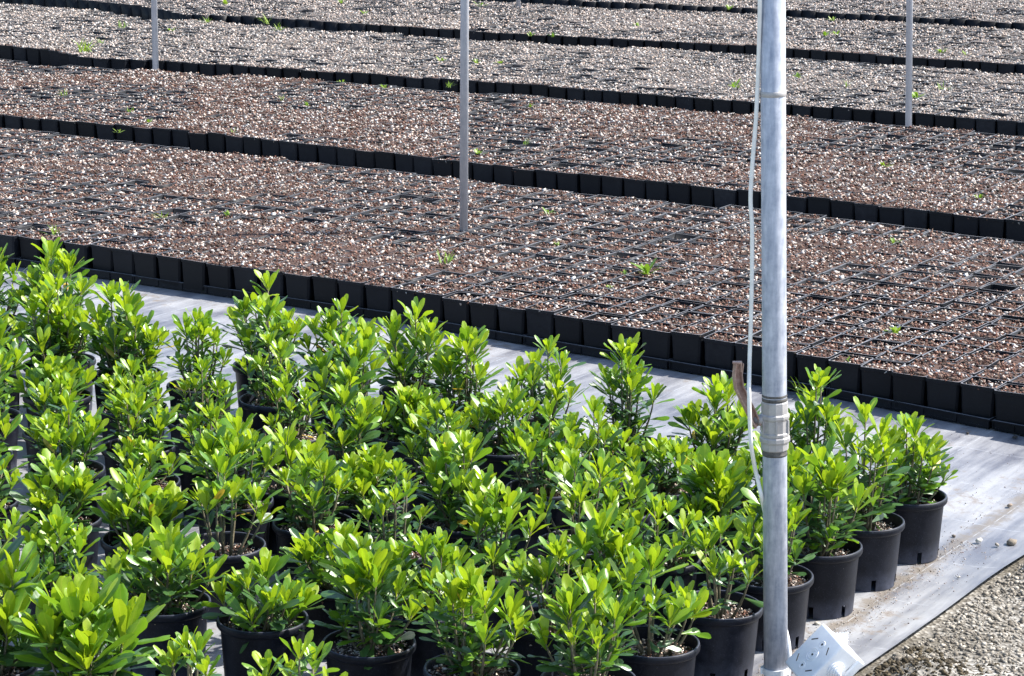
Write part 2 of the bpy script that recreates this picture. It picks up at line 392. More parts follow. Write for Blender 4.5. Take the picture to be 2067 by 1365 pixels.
def square_pot_mesh():
    mb = MB(); w = .0022
    z0, z1 = 0, PH
    def ring(h, z, c=.006):   # square with clipped corners
        return [(h-c,-h,z),(h,-h+c,z),(h,h-c,z),(h-c,h,z),(-h+c,h,z),(-h,h-c,z),(-h,-h+c,z),(-h+c,-h,z)]
    L = [ring(PB, 0), ring(PT-.0022, z1-.011), ring(PT, z1-.010), ring(PT, z1), ring(PT-w*1.25, z1), ring(PT-w*1.25-.0022, .03)]
    for r in L: mb.v += r
    for i in range(len(L)-1):
        for k in range(8): mb.f.append((i*8+k, i*8+(k+1)%8, (i+1)*8+(k+1)%8, (i+1)*8+k)); mb.m.append(0)
    mb.f.append(tuple(range(7, -1, -1))); mb.m.append(0)
    return mb.mesh('square_pot', ['square_plastic'])
SQ = square_pot_mesh()
def grit_arrays(rng, n, pale, half, s0=.0044, s1=.0080, heap=0.0):
    pos = np.stack([rng.uniform(-half, half, n), rng.uniform(-half, half, n), np.zeros(n)], -1)
    pos[:, 2] = .0025*rng.normal(size=n).clip(-1.2, 1.6) + .002*np.sin(pos[:, 0]*90+rng.random()*6)*np.sin(pos[:, 1]*80+rng.random()*6)
    pos[:, 2] += heap*(1-(np.abs(pos[:, :2]).max(1)/half)**2)
    sz = s0*.55 + s1*rng.random(n)**1.9; sz[rng.random(n) < .025] *= 1.5
    col = colours(rng, n, pale)
    return scatter(rng, pos, sz, col, BI_V, BI_F, .75, .3)
def bed_patch(half):   # dark underlying soil square
    return np.array([(-half,-half,-.003),(half,-half,-.003),(half,half,-.003),(-half,half,-.003)]), np.array([(0,1,2),(0,2,3)])
def grit_mesh(seed, pale, n):
    rng = np.random.default_rng(seed); half = PT-.0035
    V, F, C = grit_arrays(rng, n, pale, half+.0005, heap=.003*rng.random())
    pv, pf = bed_patch(half)
    return pieces_mesh('growing_mix', np.concatenate([V, pv]), np.concatenate([F, pf+len(V)]), np.concatenate([C, np.tile([.10,.06,.046], (4, 1))]), ['grit'])
GR_BROWN = [grit_mesh(100+k, .22+.05*(k % 3-1), 120) for k in range(10)]
GR_PALE = [grit_mesh(200+k, .58, 120) for k in range(6)]

rng = np.random.default_rng(11)
cells = []     # (area, bed, col, k, x, y, rot, tiltx, tilty, depth)
for bi, (ff, fn, xa, xb, pitch, phase, pale, gap) in enumerate(BEDS):
    i0 = math.ceil((xa-phase)/pitch); i1 = math.floor((xb-phase)/pitch)
    for i in range(i0, i1):
        x = phase + (i+.5)*pitch; y0 = float(ff(x)); nk = int((float(fn(x))-gap-y0)/pitch)
        for k in range(nk):
            y = y0 + (k+.5)*pitch + (rng.normal(0, .0022) if k == 0 else 0)
            px, py, w = proj((x, y, .11))
            if px < -330 or px > 2067+330 or py < -190: continue
            if bi < 2: d = rng.uniform(-.005, .003) if rng.random() < .88 else rng.uniform(.002, .013)
            else: d = rng.uniform(-.007, .001) if rng.random() < .92 else rng.uniform(.001, .010)
            hump = math.sin(x*2.3+bi)*math.sin(y*3.1+bi*2) + .5*math.sin(x*5.7)*math.sin(y*4.9)
            if bi == 0 and x > -4.3 and rng.random() < .65: d = rng.uniform(-.0025, .004)
            if bi == 1 and x > -5.0 and rng.random() < .5: d = rng.uniform(-.001, .005)
            if hump > (.55 if (bi == 0 and x > -4.3) else .30 if bi < 1 else .05 if bi < 2 else .15): d = -rng.uniform(.005, .010)
            s = FPX/w; ins = 0 <= px <= 2067 and 0 <= py <= 1365
            top = (pitch*s)**2*abs(math.sin(.23)) * .8
            area = (top + ((pitch*s)*(.09*s)*(1.0 if bi == 0 else .6) if k == 0 else 0))*ins
            cells.append((area, bi, i, k, x, y, rng.normal(0, .022), rng.normal(0, .014), rng.normal(0, .014), d, pale, rng.normal(0, .0022)))
cells.sort(key=lambda c: -c[0])
BEDN = ['first bed behind shrubs', 'second bed behind shrubs', 'third bed behind shrubs', 'fourth bed behind shrubs', 'fifth bed']
LINE = ['front', 'second', 'third', 'fourth', 'fifth', 'sixth', 'seventh', 'eighth', 'ninth', 'tenth', 'eleventh', 'twelfth']
NIND = 300
rr = random.Random(3)
for (area, bi, i, k, x, y, rz, tx, ty, d, pale, dz) in cells[:NIND]:
    mw = T(x, y, ZB+dz) @ Matrix.Rotation(rz, 4, 'Z') @ Matrix.Rotation(tx, 4, 'X') @ Matrix.Rotation(ty, 4, 'Y')
    o = bpy.data.objects.new('square_pot', None); o.empty_display_size = .03; COL.objects.link(o); o.matrix_basis = mw
    link('pot', SQ, o)
    ln = LINE[min(k, 11)]
    mixw = 'brown bark mix' if bi < 2 else 'pale grit'
    look = 'heaped with' if d < -.0035 else 'deeply underfilled with' if d > .008 else 'filled level with'
    tag(o, 'square black pot %s %s, %s line, %s' % (look, mixw, ln, BEDN[bi]), 'pot', 'square pots %s %s, %s line, %s' % (look, mixw, ln, BEDN[bi]))
    g = rr.choice(GR_BROWN if pale < .4 else GR_PALE)
    link('growing_mix', g, o, T(0, 0, PH-.005-d) @ Matrix.Rotation(rr.randrange(4)*math.pi/2, 4, 'Z'))
# the rest, one joined mass
def rest():
    rng = np.random.default_rng(77)
    hw = PT; iw = PT-.003
    q = []
    outer = [(-hw,-hw),(hw,-hw),(hw,hw),(-hw,hw)]; inner = [(-iw,-iw),(iw,-iw),(iw,iw),(-iw,iw)]; base = [(-PB,-PB),(PB,-PB),(PB,PB),(-PB,PB)]
    bv = np.array([(a, b_, 0) for a, b_ in base] + [(a, b_, PH) for a, b_ in outer] + [(a, b_, PH) for a, b_ in inner] + [(a*.97, b_*.97, .055) for a, b_ in inner])
    for k in range(4):
        j = (k+1) % 4
        q += [(k, j, 4+j, 4+k), (4+k, 4+j, 8+j, 8+k), (8+k, 8+j, 12+j, 12+k)]
    q = np.array(q); bank = {}
    def bk(pale, n):
        key = (pale > .4, n)
        if key not in bank:
            bank[key] = []
            for s in range(9):
                V, F, C = grit_arrays(rng, n, pale, iw+.001, .0058 if n < 60 else .0050, .0085 if n < 60 else .0080, heap=.004*rng.random())
                pv, pf = bed_patch(iw)
                bank[key].append((np.concatenate([V, pv]), np.concatenate([F, pf+len(V)]), np.concatenate([C, np.tile([.085,.05,.038] if pale < .4 else [.12,.10,.088], (4, 1))])))
        return bank[key]
    EV, EQ, GV, GF, GC = [], [], [], [], []; ne = ng = 0
    for (area, bi, i, k, x, y, rz, tx, ty, d, pale, dz) in cells[NIND:]:
        c, s = math.cos(rz), math.sin(rz); R = np.array([(c, -s, ty), (s, c, -tx), (-ty, tx, 1)])
        P = np.array([x, y, ZB+dz])
        EV.append(bv@R.T+P); EQ.append(q+ne); ne += len(bv)
        n = 74 if bi == 0 else 54 if bi == 1 else 40 if bi == 2 else 30
        if area == 0: n = 40 if bi < 2 else 30
        v, f, cc = rr.choice(bk(pale, n)); a = rr.randrange(4)
        v2 = v.copy()
        for _ in range(a): v2 = np.stack([-v2[:, 1], v2[:, 0], v2[:, 2]], -1)
        v2 = v2 + [0, 0, PH-.005-d]
        GV.append(v2@R.T+P); GF.append(f+ng); GC.append(cc*rr.uniform(.85, 1.15)); ng += len(v)
    me = pieces_mesh('square_pots', np.concatenate(GV), np.concatenate(GF), np.concatenate(GC), ['square_plastic', 'grit'], (np.concatenate(EV), np.concatenate(EQ)))
    o = link('square_pots', me); o['kind'] = 'stuff'
    tag(o, 'mass of square black pots filled with bark and grit across the beds', 'pots')
    print('rest pots', len(cells)-NIND, 'polys', len(me.polygons))
rest()
# carrying trays under the front line of the first bed
def tray_mesh():
    mb = MB(); lx, ly, h, th = 5*.1024-.006, 4*.1024-.006, .030, .003
    mb.box((0, 0, .004), (lx, ly, .010))
    for lo, hi in (((0, 0, .0101), (lx, th, h)), ((0, ly-th, .0101), (lx, ly, h)), ((0, th, .0101), (th, ly-th, h)), ((lx-th, th, .0101), (lx, ly-th, h))): mb.box(lo, hi)
    mb.box((-.004, -.004, h-.004), (lx+.004, -.0002, h)); 
    for k in range(6): mb.box((lx*k/5-.004 if k else 0, -.003, .006), (lx*k/5+.004 if k < 5 else lx, -.0002, h-.0045))
    for k in range(5): mb.box((lx*(k+.3)/5, .004, -.001), (lx*(k+.7)/5, .02, .0039))
    return mb.mesh('pot_tray', ['square_plastic'])
TR = tray_mesh()
for k in range(-3, 6):
    x0 = -4.82 + k*.512; ya, yb = float(f1(x0+.03)), float(f1(x0+.48))
    px, py, w = proj((x0+.25, ya, 0))
    if px < -250 or px > 2300: continue
    mw = T(x0+.003, ya+.001, 0) @ Matrix.Rotation(math.atan2(yb-ya, .45), 4, 'Z')
    if k == 5:
        tag(link('pot_tray', TR, None, mw @ Matrix.Diagonal((.6, 1, 1, 1))), 'short black tray under three square pots at the gravel end of the bed', 'tray'); continue
    tag(link('pot_tray', TR, None, mw), 'low black carrying tray under five square pots at the bed front', 'tray', 'trays along the front of the first bed')

# ------------------------------------------------------------------ round pots with shrubs
RH, RR = .140, .086
def round_pot_mesh():
    mb = MB(); seg = 44
    prof = [(.0715, 0), (.0733, .026), (.0795, RH-.018), (.0800, RH-.016), (.0845, RH-.0155), (.0868, RH-.012), (.0872, RH-.006), (.0858, RH-.001), (.0838, RH), (.0818, RH-.001), (.0806, RH-.006), (.0720, .030), (.0700, .004)]
    mb.lathe(prof, seg, 0, lambda i, k: (i == 0 and k % 7 == 3) or (i == 11 and k % 7 == 3))
    o = len(mb.v); mb.add([(.0700*math.cos(2*math.pi*k/seg), .0700*math.sin(2*math.pi*k/seg), .004) for k in range(seg)], [tuple(range(seg))])
    return mb.mesh('pot', ['round_plastic'], True)
RP = round_pot_mesh()
def soil_mesh(seed):
    rng = np.random.default_rng(seed); n = 520; R = .0775
    r = R*np.sqrt(rng.random(n)); a = rng.random(n)*2*math.pi
    pos = np.stack([r*np.cos(a), r*np.sin(a), .0025*rng.normal(size=n).clip(-1, 1.6)+.004*np.sin(r*40)], -1)
    sz = .0018+.0046*rng.random(n)**2.2
    V, F, C = scatter(rng, pos, sz, colours(rng, n, .40), BI_V, BI_F, .8, .3)
    k = 28; dv = np.array([(R*math.cos(2*math.pi*j/k), R*math.sin(2*math.pi*j/k), -.003) for j in range(k)]+[(0, 0, .003)])
    df = np.array([(j, (j+1) % k, k) for j in range(k)])
    return pieces_mesh('soil', np.concatenate([V, dv]), np.concatenate([F, df+len(V)]), np.concatenate([C, np.tile([.05,.038,.03], (k+1, 1))]), ['grit'])
SOILS = [soil_mesh(300+k) for k in range(5)]

def leaf_mesh(seed, material):
    r = random.Random(seed)
    nl, na = 8, 4
    wmax = r.uniform(.122, .160); peak = r.uniform(.68, .78); curl = r.uniform(.0, .18); fold = r.uniform(.08, .26); roll = r.uniform(.1, .7); tw = r.uniform(-.25, .25)
    wav = r.uniform(0, .02); ph = r.random()*6
    V, F, UV = [], [], []
    for i in range(nl+1):
        t_ = i/nl; y = t_
        w = wmax*(min(1, (t_/peak))**1.05*.95+.05) if t_ < peak else wmax*math.sqrt(max(0, 1-((t_-peak)/(1-peak))**2.4))
        w = max(w, .012 if t_ < .5 else .055)
        for j in range(na+1):
            s = (j/na-.5)*2
            x = s*w; z = abs(s)*w*fold*2.2 - curl*t_*t_ - roll*w*abs(s)**3*.8 + wav*math.sin(t_*11+ph+s*2)
            a = tw*t_; xx = x*math.cos(a)-z*math.sin(a)*.3; zz = z + x*math.sin(a)
            V.append((xx, y, zz)); UV.append((j/na, t_))
    for i in range(nl):
        for j in range(na):
            b_ = i*(na+1)+j; F.append((b_, b_+1, b_+na+2, b_+na+1))
    me = bpy.data.meshes.new('leaf'); me.from_pydata(V, [], F); me.materials.append(M[material])
    ul = me.uv_layers.new(name='UVMap')
    for lp in me.loops: ul.data[lp.index].uv = UV[lp.vertex_index]
    me.polygons.foreach_set('use_smooth', [True]*len(me.polygons)); me.update(); return me
LEAF = {k: [leaf_mesh(s*7+h, k) for s in range(n)] for h, (k, n) in enumerate((('leaf_young', 8), ('leaf_mid', 8), ('leaf_old', 8), ('leaf_yellow', 2), ('leaf_brown', 2)))}

def leaf_matrix(base, axis, az, th, L, wscale, spin=0):
    A = axis.normalized(); p = A.orthogonal().normalized(); q = A.cross(p)
    h = p*math.cos(az)+q*math.sin(az)
    d = A*math.cos(th)+h*math.sin(th); nrm = A*math.sin(th)-h*math.cos(th)
    if spin: nrm = Matrix.Rotation(spin, 3, d) @ nrm
    x = d.cross(nrm)
    return Matrix(((x.x*L*wscale, d.x*L, nrm.x*L, base.x), (x.y*L*wscale, d.y*L, nrm.y*L, base.y), (x.z*L*wscale, d.z*L, nrm.z*L, base.z), (0, 0, 0, 1)))
NLEAF = 0
def shrub(x, y, seed, H, nsh, ls, spread, label, leggy=0.0, tone=0.0, tall=False):
    global NLEAF
    r = random.Random(seed)
    root = bpy.data.objects.new('potted_shrub', None); root.empty_display_size = .05; COL.objects.link(root)
    root.location = (x, y, .0025)
    tag(root, label, 'shrub', 'shrubs in round black pots')
    a0 = r.random()*6.28
    link('pot', RP, root, Matrix.Rotation(a0, 4, 'Z') @ Matrix.Rotation(r.gauss(0, .012), 4, 'X'))
    zs = RH-.016-r.random()*.014
    link('soil', r.choice(SOILS), root, T(0, 0, zs) @ Matrix.Rotation(r.random()*6.28, 4, 'Z'))
    golden = 2.39996
    nsh = int(nsh*1.28+.5) if leggy < .45 else nsh+1
    H = H*.97 if tall else max(.085, H*.97-.026)
    nlow = 0 if leggy > .45 else r.randint(3, 5)
    for s in range(nsh+nlow):
        low = s >= nsh
        ang = 2*math.pi*((s-nsh)/max(1, nlow) if low else s/nsh) + r.uniform(-.3, .3) + a0
        f = math.sqrt(r.uniform(.05, 1.0))
        h = H*(1.0-.50*f*f)*r.uniform(.72, 1.06)
        if s == 0: f, h = .12, H
        if low: f, h = r.uniform(.35, .75), H*r.uniform(.25, .48)
        tipr = spread*f
        b0 = Vector((math.cos(ang)*.028*f+r.gauss(0, .004), math.sin(ang)*.028*f+r.gauss(0, .004), zs-.004))
        tip = Vector((math.cos(ang)*tipr, math.sin(ang)*tipr, zs+h))
        c1 = Vector((b0.x+(tip.x-b0.x)*.75, b0.y+(tip.y-b0.y)*.75, zs+h*.45))
        def pt(u): return b0*(1-u)**2 + c1*2*u*(1-u) + tip*u*u
        def tg(u): return ((c1-b0)*2*(1-u)+(tip-c1)*2*u).normalized()
        mb = MB(); mb.tube([pt(u) for u in (0, .2, .4, .6, .8, 1)], [.0036, .0032, .0028, .0024, .002, .0014], 6)
        sh = link('shoot', mb.mesh('shoot', ['stem'], True), root)
        ax = (tg(1)+Vector((0, 0, .55))+Vector((r.gauss(0, .1), r.gauss(0, .1), 0))).normalized()
        lls = ls*r.uniform(.8, 1.15)
        az = r.random()*6.28
        nr = r.randint(8, 12)
        for k in range(nr):          # terminal rosette, inner leaves small and upright
            q = k/(nr-1)
            th = (.10 + .70*q**1.1 + r.gauss(0, .09))*(1.4 if low else 1)
            L = lls*(.030+.031*min(1, q*1.5))*r.uniform(.85, 1.12)*(.82 if low else 1)
            base = tip - ax*(.014*q*lls)
            u = r.random()
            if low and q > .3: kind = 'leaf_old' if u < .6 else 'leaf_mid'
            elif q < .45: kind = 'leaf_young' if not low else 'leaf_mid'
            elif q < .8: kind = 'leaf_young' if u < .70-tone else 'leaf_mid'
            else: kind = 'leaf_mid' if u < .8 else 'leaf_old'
            if r.random() < .0012: kind = 'leaf_yellow'
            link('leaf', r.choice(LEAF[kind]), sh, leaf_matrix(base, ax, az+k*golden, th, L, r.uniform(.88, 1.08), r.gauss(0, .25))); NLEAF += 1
        # leaves down the stem
        u0 = .10 + .45*leggy
        nl = int((h*(1-u0))/.0115*(1-.3*leggy)); nl = max(4, min(nl, 12))
        for k in range(nl):
            u = u0 + (1-u0)*(k+.5*r.random())/nl*.93
            q = 1-(u-u0)/(1-u0)
            th = .75 + .75*q + r.gauss(0, .15)
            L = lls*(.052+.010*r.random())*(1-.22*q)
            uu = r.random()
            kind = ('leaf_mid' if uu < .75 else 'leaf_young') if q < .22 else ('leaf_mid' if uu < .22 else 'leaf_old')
            if r.random() < .006: kind = 'leaf_yellow'
            axs = (tg(u)+Vector((0, 0, .5))).normalized()
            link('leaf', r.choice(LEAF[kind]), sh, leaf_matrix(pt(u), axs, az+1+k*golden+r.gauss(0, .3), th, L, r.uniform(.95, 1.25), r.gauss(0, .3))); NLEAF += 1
    return root

ORD = ['first', 'second', 'third', 'fourth', 'fifth', 'sixth', 'seventh', 'eighth', 'ninth', 'tenth', 'eleventh', 'twelfth', 'thirteenth', 'fourteenth', 'fifteenth']
pr = random.Random(21)
plants = []
edge_y = [3.61, 3.84, 4.089, 4.312, 4.542, 4.752, 4.979]
# (i, j) -> (rim pixel or None, height, shoots, leaf scale, spread, leggy)
OV = {
 (0,1): ((950,1350), .20, 11, 1.05, .085, 0), (0,2): ((745,1297), .20, 8, 1.25, .085, .1), (0,3): ((530,1248), .135, 9, 1.05, .08, 0),
 (0,4): ((335,1215), .17, 9, 1.2, .10, 0), (0,5): ((115,1172), .15, 9, .95, .085, 0),
 (1,1): ((1110,1255), .19, 11, .85, .085, .5), (1,2): ((862,1228), .17, 10, 1.05, .085, 0), (1,4): ((452,1100), .22, 8, 1.0, .085, .8),
 (2,4): ((632,1055), .17, 10, .9, .085, 0), (2,5): ((472,1010), .20, 10, 1.1, .09, 0), (2,6): ((285,972), .12, 6, .95, .07, .2), (2,7): ((135,948), .19, 9, 1.0, .09, 0),
 (3,2): ((1168,1095), .21, 9, 1.0, .09, .5), (4,3): ((1098,985), .22, 9, .95, .085, .2), (5,3): ((1190,945), .19, 9, .95, .085, .3),
 (5,4): ((1012,902), .17, 9, 1.0, .085, .1), (6,10): ((112,735), .225, 11, 1.1, .095, 0), (6,9): ((252,756), .235, 11, 1.15, .095, 0), (6,11): (None, .235, 11, 1.15, .095, 0), (6,12): (None, .2, 9, 1.05, .085, .1),
 (6,8): (None, .24, 11, 1.1, .09, 0), (6,7): (None, .20, 11, 1.1, .095, 0), (6,6): (None, .205, 10, 1.1, .085, 0), (5,10): (None, .17, 8, 1.0, .08, .1),
 (6,0): (None, .175, 11, .95, .08, .0), (5,0): (None, .255, 9, .95, .08, .25), (4,0): (None, .20, 9, 1.1, .09, .2), (3,0): (None, .19, 9, 1.0, .075, .3),
 (2,0): (None, .20, 7, 1.0, .075, .7), (1,0): (None, .19, 8, 1.1, .08, .6), (0,0): (None, .20, 10, 1.0, .085, .3),
 (6,3): (None, .245, 8, 1.0, .065, .1), (6,1): (None, .24, 9, 1.0, .075, .1), (6,4): (None, .215, 9, 1.0, .08, .1), (6,5): (None, .215, 9, 1.05, .075, .2),
 (6,2): (None, .18, 9, 1.1, .08, .1),
}
rows = []
for i in range(7):
    for j in range(0, 14):
        if j == 0: X, Y = -2.035-.004*(6-i)+.002, edge_y[i]
        else: X, Y = -2.04-.2385*j+pr.gauss(0, .007), 3.55+(.2415 if j < 4 else .2475 if j < 6 else .265)*i + pr.gauss(0, .008)
        prm = OV.get((i, j))
        if prm and prm[0]: P = unp(prm[0][0], prm[0][1], RH); X, Y = float(P[0]), float(P[1])
        rows.append((i, j, X, Y, prm))
for j, px in enumerate([None, None, (820, 1530), (600, 1480), (382, 1432), (178, 1388), (-22, 1340)]):
    if px is None: continue
    P = unp(px[0], px[1], RH)
    prm = {6: (px, .21, 8, 1.55, .085, 0), 5: (px, .17, 11, 1.6, .10, 0), 4: (px, .135, 5, .8, .06, .6), 3: (px, .16, 8, .85, .08, .2), 2: (px, .1, 6, .9, .08, .2)}[j]
    rows.append((-2, j, float(P[0]), float(P[1]), prm))
for (i, j, X, Y, prm) in rows:
    px, py, w = proj((X, Y, .16))
    if px < -170 or px > 2240: continue
    if prm: _, H, ns, ls, spd, lg = prm
    else:
        H = pr.uniform(.115, .225); ns = pr.randint(7, 10); ls = pr.uniform(.82, 1.28); spd = pr.uniform(.062, .092); lg = max(0, pr.gauss(.1, .2))
    look = 'leggy' if lg > .45 else 'tall' if H > .205 else 'low' if H < .155 else 'large-leaved' if ls > 1.18 else 'bushy'
    if i == -2: lab = '%s green shrub in round black pot, apart in front, %s from gravel edge' % (look, ORD[j])
    elif j == 0: lab = '%s green shrub in round black pot along gravel edge, %s from the square pots' % (look, ORD[6-i])
    else: lab = '%s shrub in round black pot, %s row from square pots, %s from gravel edge' % (look, ORD[6-i], ORD[j])
    shrub(X, Y, 1000+(i+3)*37+j*5, H, ns, ls, spd, lab, lg, pr.uniform(-.15, .1), i in (6, -2) or (j == 0 and i > 3))
print('leaves', NLEAF)

# ------------------------------------------------------------------ poles
def leaning(pb, pt_px, zb, ztop):
    """foot on a surface at zb under pixel pb, passing the pixel pt_px at the same distance"""
    A = unp(pb[0], pb[1], zb); wA = proj(A)[2]
    d = ray(*pt_px); h = math.hypot(A[0], A[1]); k = h/math.hypot(d[0], d[1]); B = EYE + d*k
    u = (B-A)/(B[2]-A[2]); return A, A + u*(ztop-zb), u
def thin_pole(pb, ptop, rad, label):
    A, B, u = leaning(pb, ptop, .09, 2.6)
    A = A - u*.09
    o = link('thin_pole', None)
    mb = MB(); mb.tube([A-A, (B-A)*.5, B-A], rad, 16)
    bpy.data.objects.remove(o)
    o = link('thin_pole', mb.mesh('thin_pole', ['grey_pole'], True), None, T(*A)); tag(o, label, 'pole', 'thin grey poles in the beds'); return o
thin_pole((936, 477), (938, 0), .0148, 'thin grey metal pole standing in the first bed of square pots')
thin_pole((314, 132), (311, 0), .0165, 'thin grey metal pole at the front edge of third bed, beside weeds')
thin_pole((1834, 248), (1836, 0), .0150, 'thin grey metal pole at the front edge of the third bed, no weeds at foot')
thin_pole((1047, 20), (1046, 0), .0150, 'thin grey metal pole standing in the fourth bed')

PA, PBt, PU = leaning((1566, 1397), (1560, 0), 0.0, 2.5)
PWB = proj(PA)[2]
def on_pole(y):      # axis point of the pipe at photo row y
    lo, hi = 0.0, 2.5
    for _ in range(50):
        m_ = (lo+hi)/2
        if proj(PA+PU*m_)[1] > y: lo = m_
        else: hi = m_
    return lo
PR = .0226
root = bpy.data.objects.new('standpipe', None); COL.objects.link(root); root.location = PA
tag(root, 'tall grey galvanised water pipe with valve standing at the mat edge', 'pipe')
MP = frame_z(PU, (0, 0, 0))
# orient frame so local -Y faces the camera
zax = Vector(PU).normalized(); yax = Vector((EYE[0]-PA[0], EYE[1]-PA[1], 0))*-1; yax = (yax-zax*yax.dot(zax)).normalized(); xax = yax.cross(zax)
MP = Matrix(((xax.x, yax.x, zax.x, 0), (xax.y, yax.y, zax.y, 0), (xax.z, yax.z, zax.z, 0), (0, 0, 0, 1)))
s_up, s_v0, s_v1 = on_pole(188), on_pole(912), on_pole(808)
mb = MB(); mb.lathe([(0, -.03), (PR, -.03), (PR, s_v0-.006)], 40); link('lower_pipe', mb.mesh('lower_pipe', ['galvanised'], True), root, MP)
mb = MB(); mb.lathe([(PR, s_v1+.004), (PR, 2.5), (0, 2.5)], 40); link('upper_pipe', mb.mesh('upper_pipe', ['galvanised'], True), root, MP)
mb = MB(); mb.lathe([(PR+.0001, s_up-.005), (PR+.0010, s_up-.004), (PR+.0012, s_up), (PR+.0010, s_up+.004), (PR+.0001, s_up+.005)], 40); link('pipe_joint', mb.mesh('pipe_joint', ['valve_metal'], True), root, MP)
def rng_prof(y0, y1, prof): pass
Z = lambda y: on_pole(y)
mb = MB(); mb.lathe([(PR-.001, Z(918)), (PR+.0004, Z(918)), (PR+.0006, Z(914)), (PR-.0008, Z(911)), (PR+.0006, Z(908)), (PR-.0008, Z(905))], 40)
mb.lathe([(PR-.001, Z(809)), (PR+.0008, Z(808)), (PR+.0012, Z(803)), (PR-.0006, Z(801)), (PR+.0012, Z(798)), (PR+.0001, Z(795))], 40)
link('thread', mb.mesh('thread', ['dark_thread'], True), root, MP)
valve = bpy.data.objects.new('valve', None)
mb = MB()
mb.lathe([(PR-.002, Z(907)), (PR+.0012, Z(907)), (PR+.0030, Z(905)), (PR+.0034, Z(892)), (PR+.0052, Z(890.5)), (PR+.0060, Z(888)), (PR+.0060, Z(882)), (PR+.0052, Z(880)), (PR+.0040, Z(879)), (PR+.0048, Z(876)), (PR+.0048, Z(872)),
          (PR+.0030, Z(870)), (PR+.0030, Z(846)), (PR+.0044, Z(844)), (PR+.0052, Z(841)), (PR+.0050, Z(836)), (PR+.0034, Z(834)), (PR+.0022, Z(833)), (PR+.0022, Z(811)), (PR+.0010, Z(808.5)), (PR-.002, Z(808.5))], 12)
vb = link('valve_body', mb.mesh('valve_body', ['valve_metal']), root, MP @ Matrix.Rotation(.12, 4, 'Z'))
# raised frame bars between recessed panels on the valve body
mb = MB()
for k in range(6):
    a = -math.pi/2 + .02 + k*math.pi/3; ca, sa = math.cos(a), math.sin(a); rr_ = PR+.0026
    for (dz0, dz1, hw) in ((871, 845, .0022),):
        z0, z1 = Z(dz0), Z(dz1)
        vs = []
        for (rad_, off) in ((rr_, -hw), (rr_+.0032, -hw*.8), (rr_+.0032, hw*.8), (rr_, hw)):
            for z in (z0, z1): vs.append((ca*rad_-sa*off, sa*rad_+ca*off, z))
        mb.add(vs, [(0, 1, 3, 2), (2, 3, 5, 4), (4, 5, 7, 6), (0, 2, 4, 6), (1, 7, 5, 3)])
link('valve_rib', mb.mesh('valve_rib', ['valve_metal']), vb)
# spindle and lever handle on the valve's left side
zc = Z(846)
mb = MB(); c0 = Vector((-PR*.8, -.006, zc)); c1 = Vector((-PR-.0165, -.010, zc+.001))
mb.tube([c0, c0.lerp(c1, .6), c0.lerp(c1, .6), c1], [.0105, .0105, .007, .007], 16); link('spindle', mb.mesh('spindle', ['valve_metal'], True), root, MP)
def lever():
    # bent U-channel lever, from the spindle up to the grip (local x, z in metres)
    wv = proj(PA+PU*zc)[2]; k = wv/FPX
    px = [(1527, 858), (1516, 832), (1502, 803), (1490, 777), (1487, 752), (1490, 727)]
    cxp = proj(PA+PU*zc)[0]
    pts = [Vector(((x-cxp)*k, -.012-.004*i/5, zc-(y-846)*k/math.cos(PIT))) for i, (x, y) in enumerate(px)]
    mb = MB(); hw, dep, th = .0085, .010, .0022
    rings = []
    for i, p in enumerate(pts):
        d = (pts[min(i+1, 5)]-pts[max(i-1, 0)]).normalized(); yv = Vector((.55, -.83, 0)); sx = d.cross(yv).normalized(); yv = sx.cross(d).normalized()
        if sx.x < 0: sx = -sx
        if yv.y > 0: yv = -yv
        w = hw*(.75 if i == 0 else 1)
        prof = [(-w, dep), (-w, 0), (w, 0), (w, dep), (w-th, dep), (w-th, th), (-w+th, th), (-w+th, dep)]
        rings.append([p+sx*a+yv*b_ for a, b_ in prof])
    for r_ in rings: mb.v += [tuple(v) for v in r_]
    for i in range(5):
        for k_ in range(8): mb.f.append((i*8+k_, i*8+(k_+1) % 8, (i+1)*8+(k_+1) % 8, (i+1)*8+k_)); mb.m.append(0)
    mb.f.append((0, 1, 2, 3, 4, 5, 6, 7)); mb.m.append(0); mb.f.append(tuple(5*8+q for q in range(7, -1, -1))); mb.m.append(0)
    # folded tab closing the top of the grip
    t_ = pts[-1]; mb.box((t_.x-hw, t_.y-dep-.001, t_.z), (t_.x+hw, t_.y+.001, t_.z+.0026)); mb.box((t_.x+hw-.0022, t_.y-dep-.001, t_.z-.016), (t_.x+hw+.0002, t_.y-dep+.001, t_.z))
    lv = link('lever', mb.mesh('lever', ['rusty_steel']), root, MP); lv['label'] = 'rusty brown bent lever of the valve'
lever()
mb = MB(); mb.lathe([(PR, Z(1358)), (PR+.003, Z(1358)), (PR+.0032, Z(1346)), (PR, Z(1346))], 32); mb.box((-PR-.006, -.008, Z(1358)), (-PR-.0015, .004, Z(1346)))
link('clamp_band', mb.mesh('clamp_band', ['white_plastic'], False), root, MP)

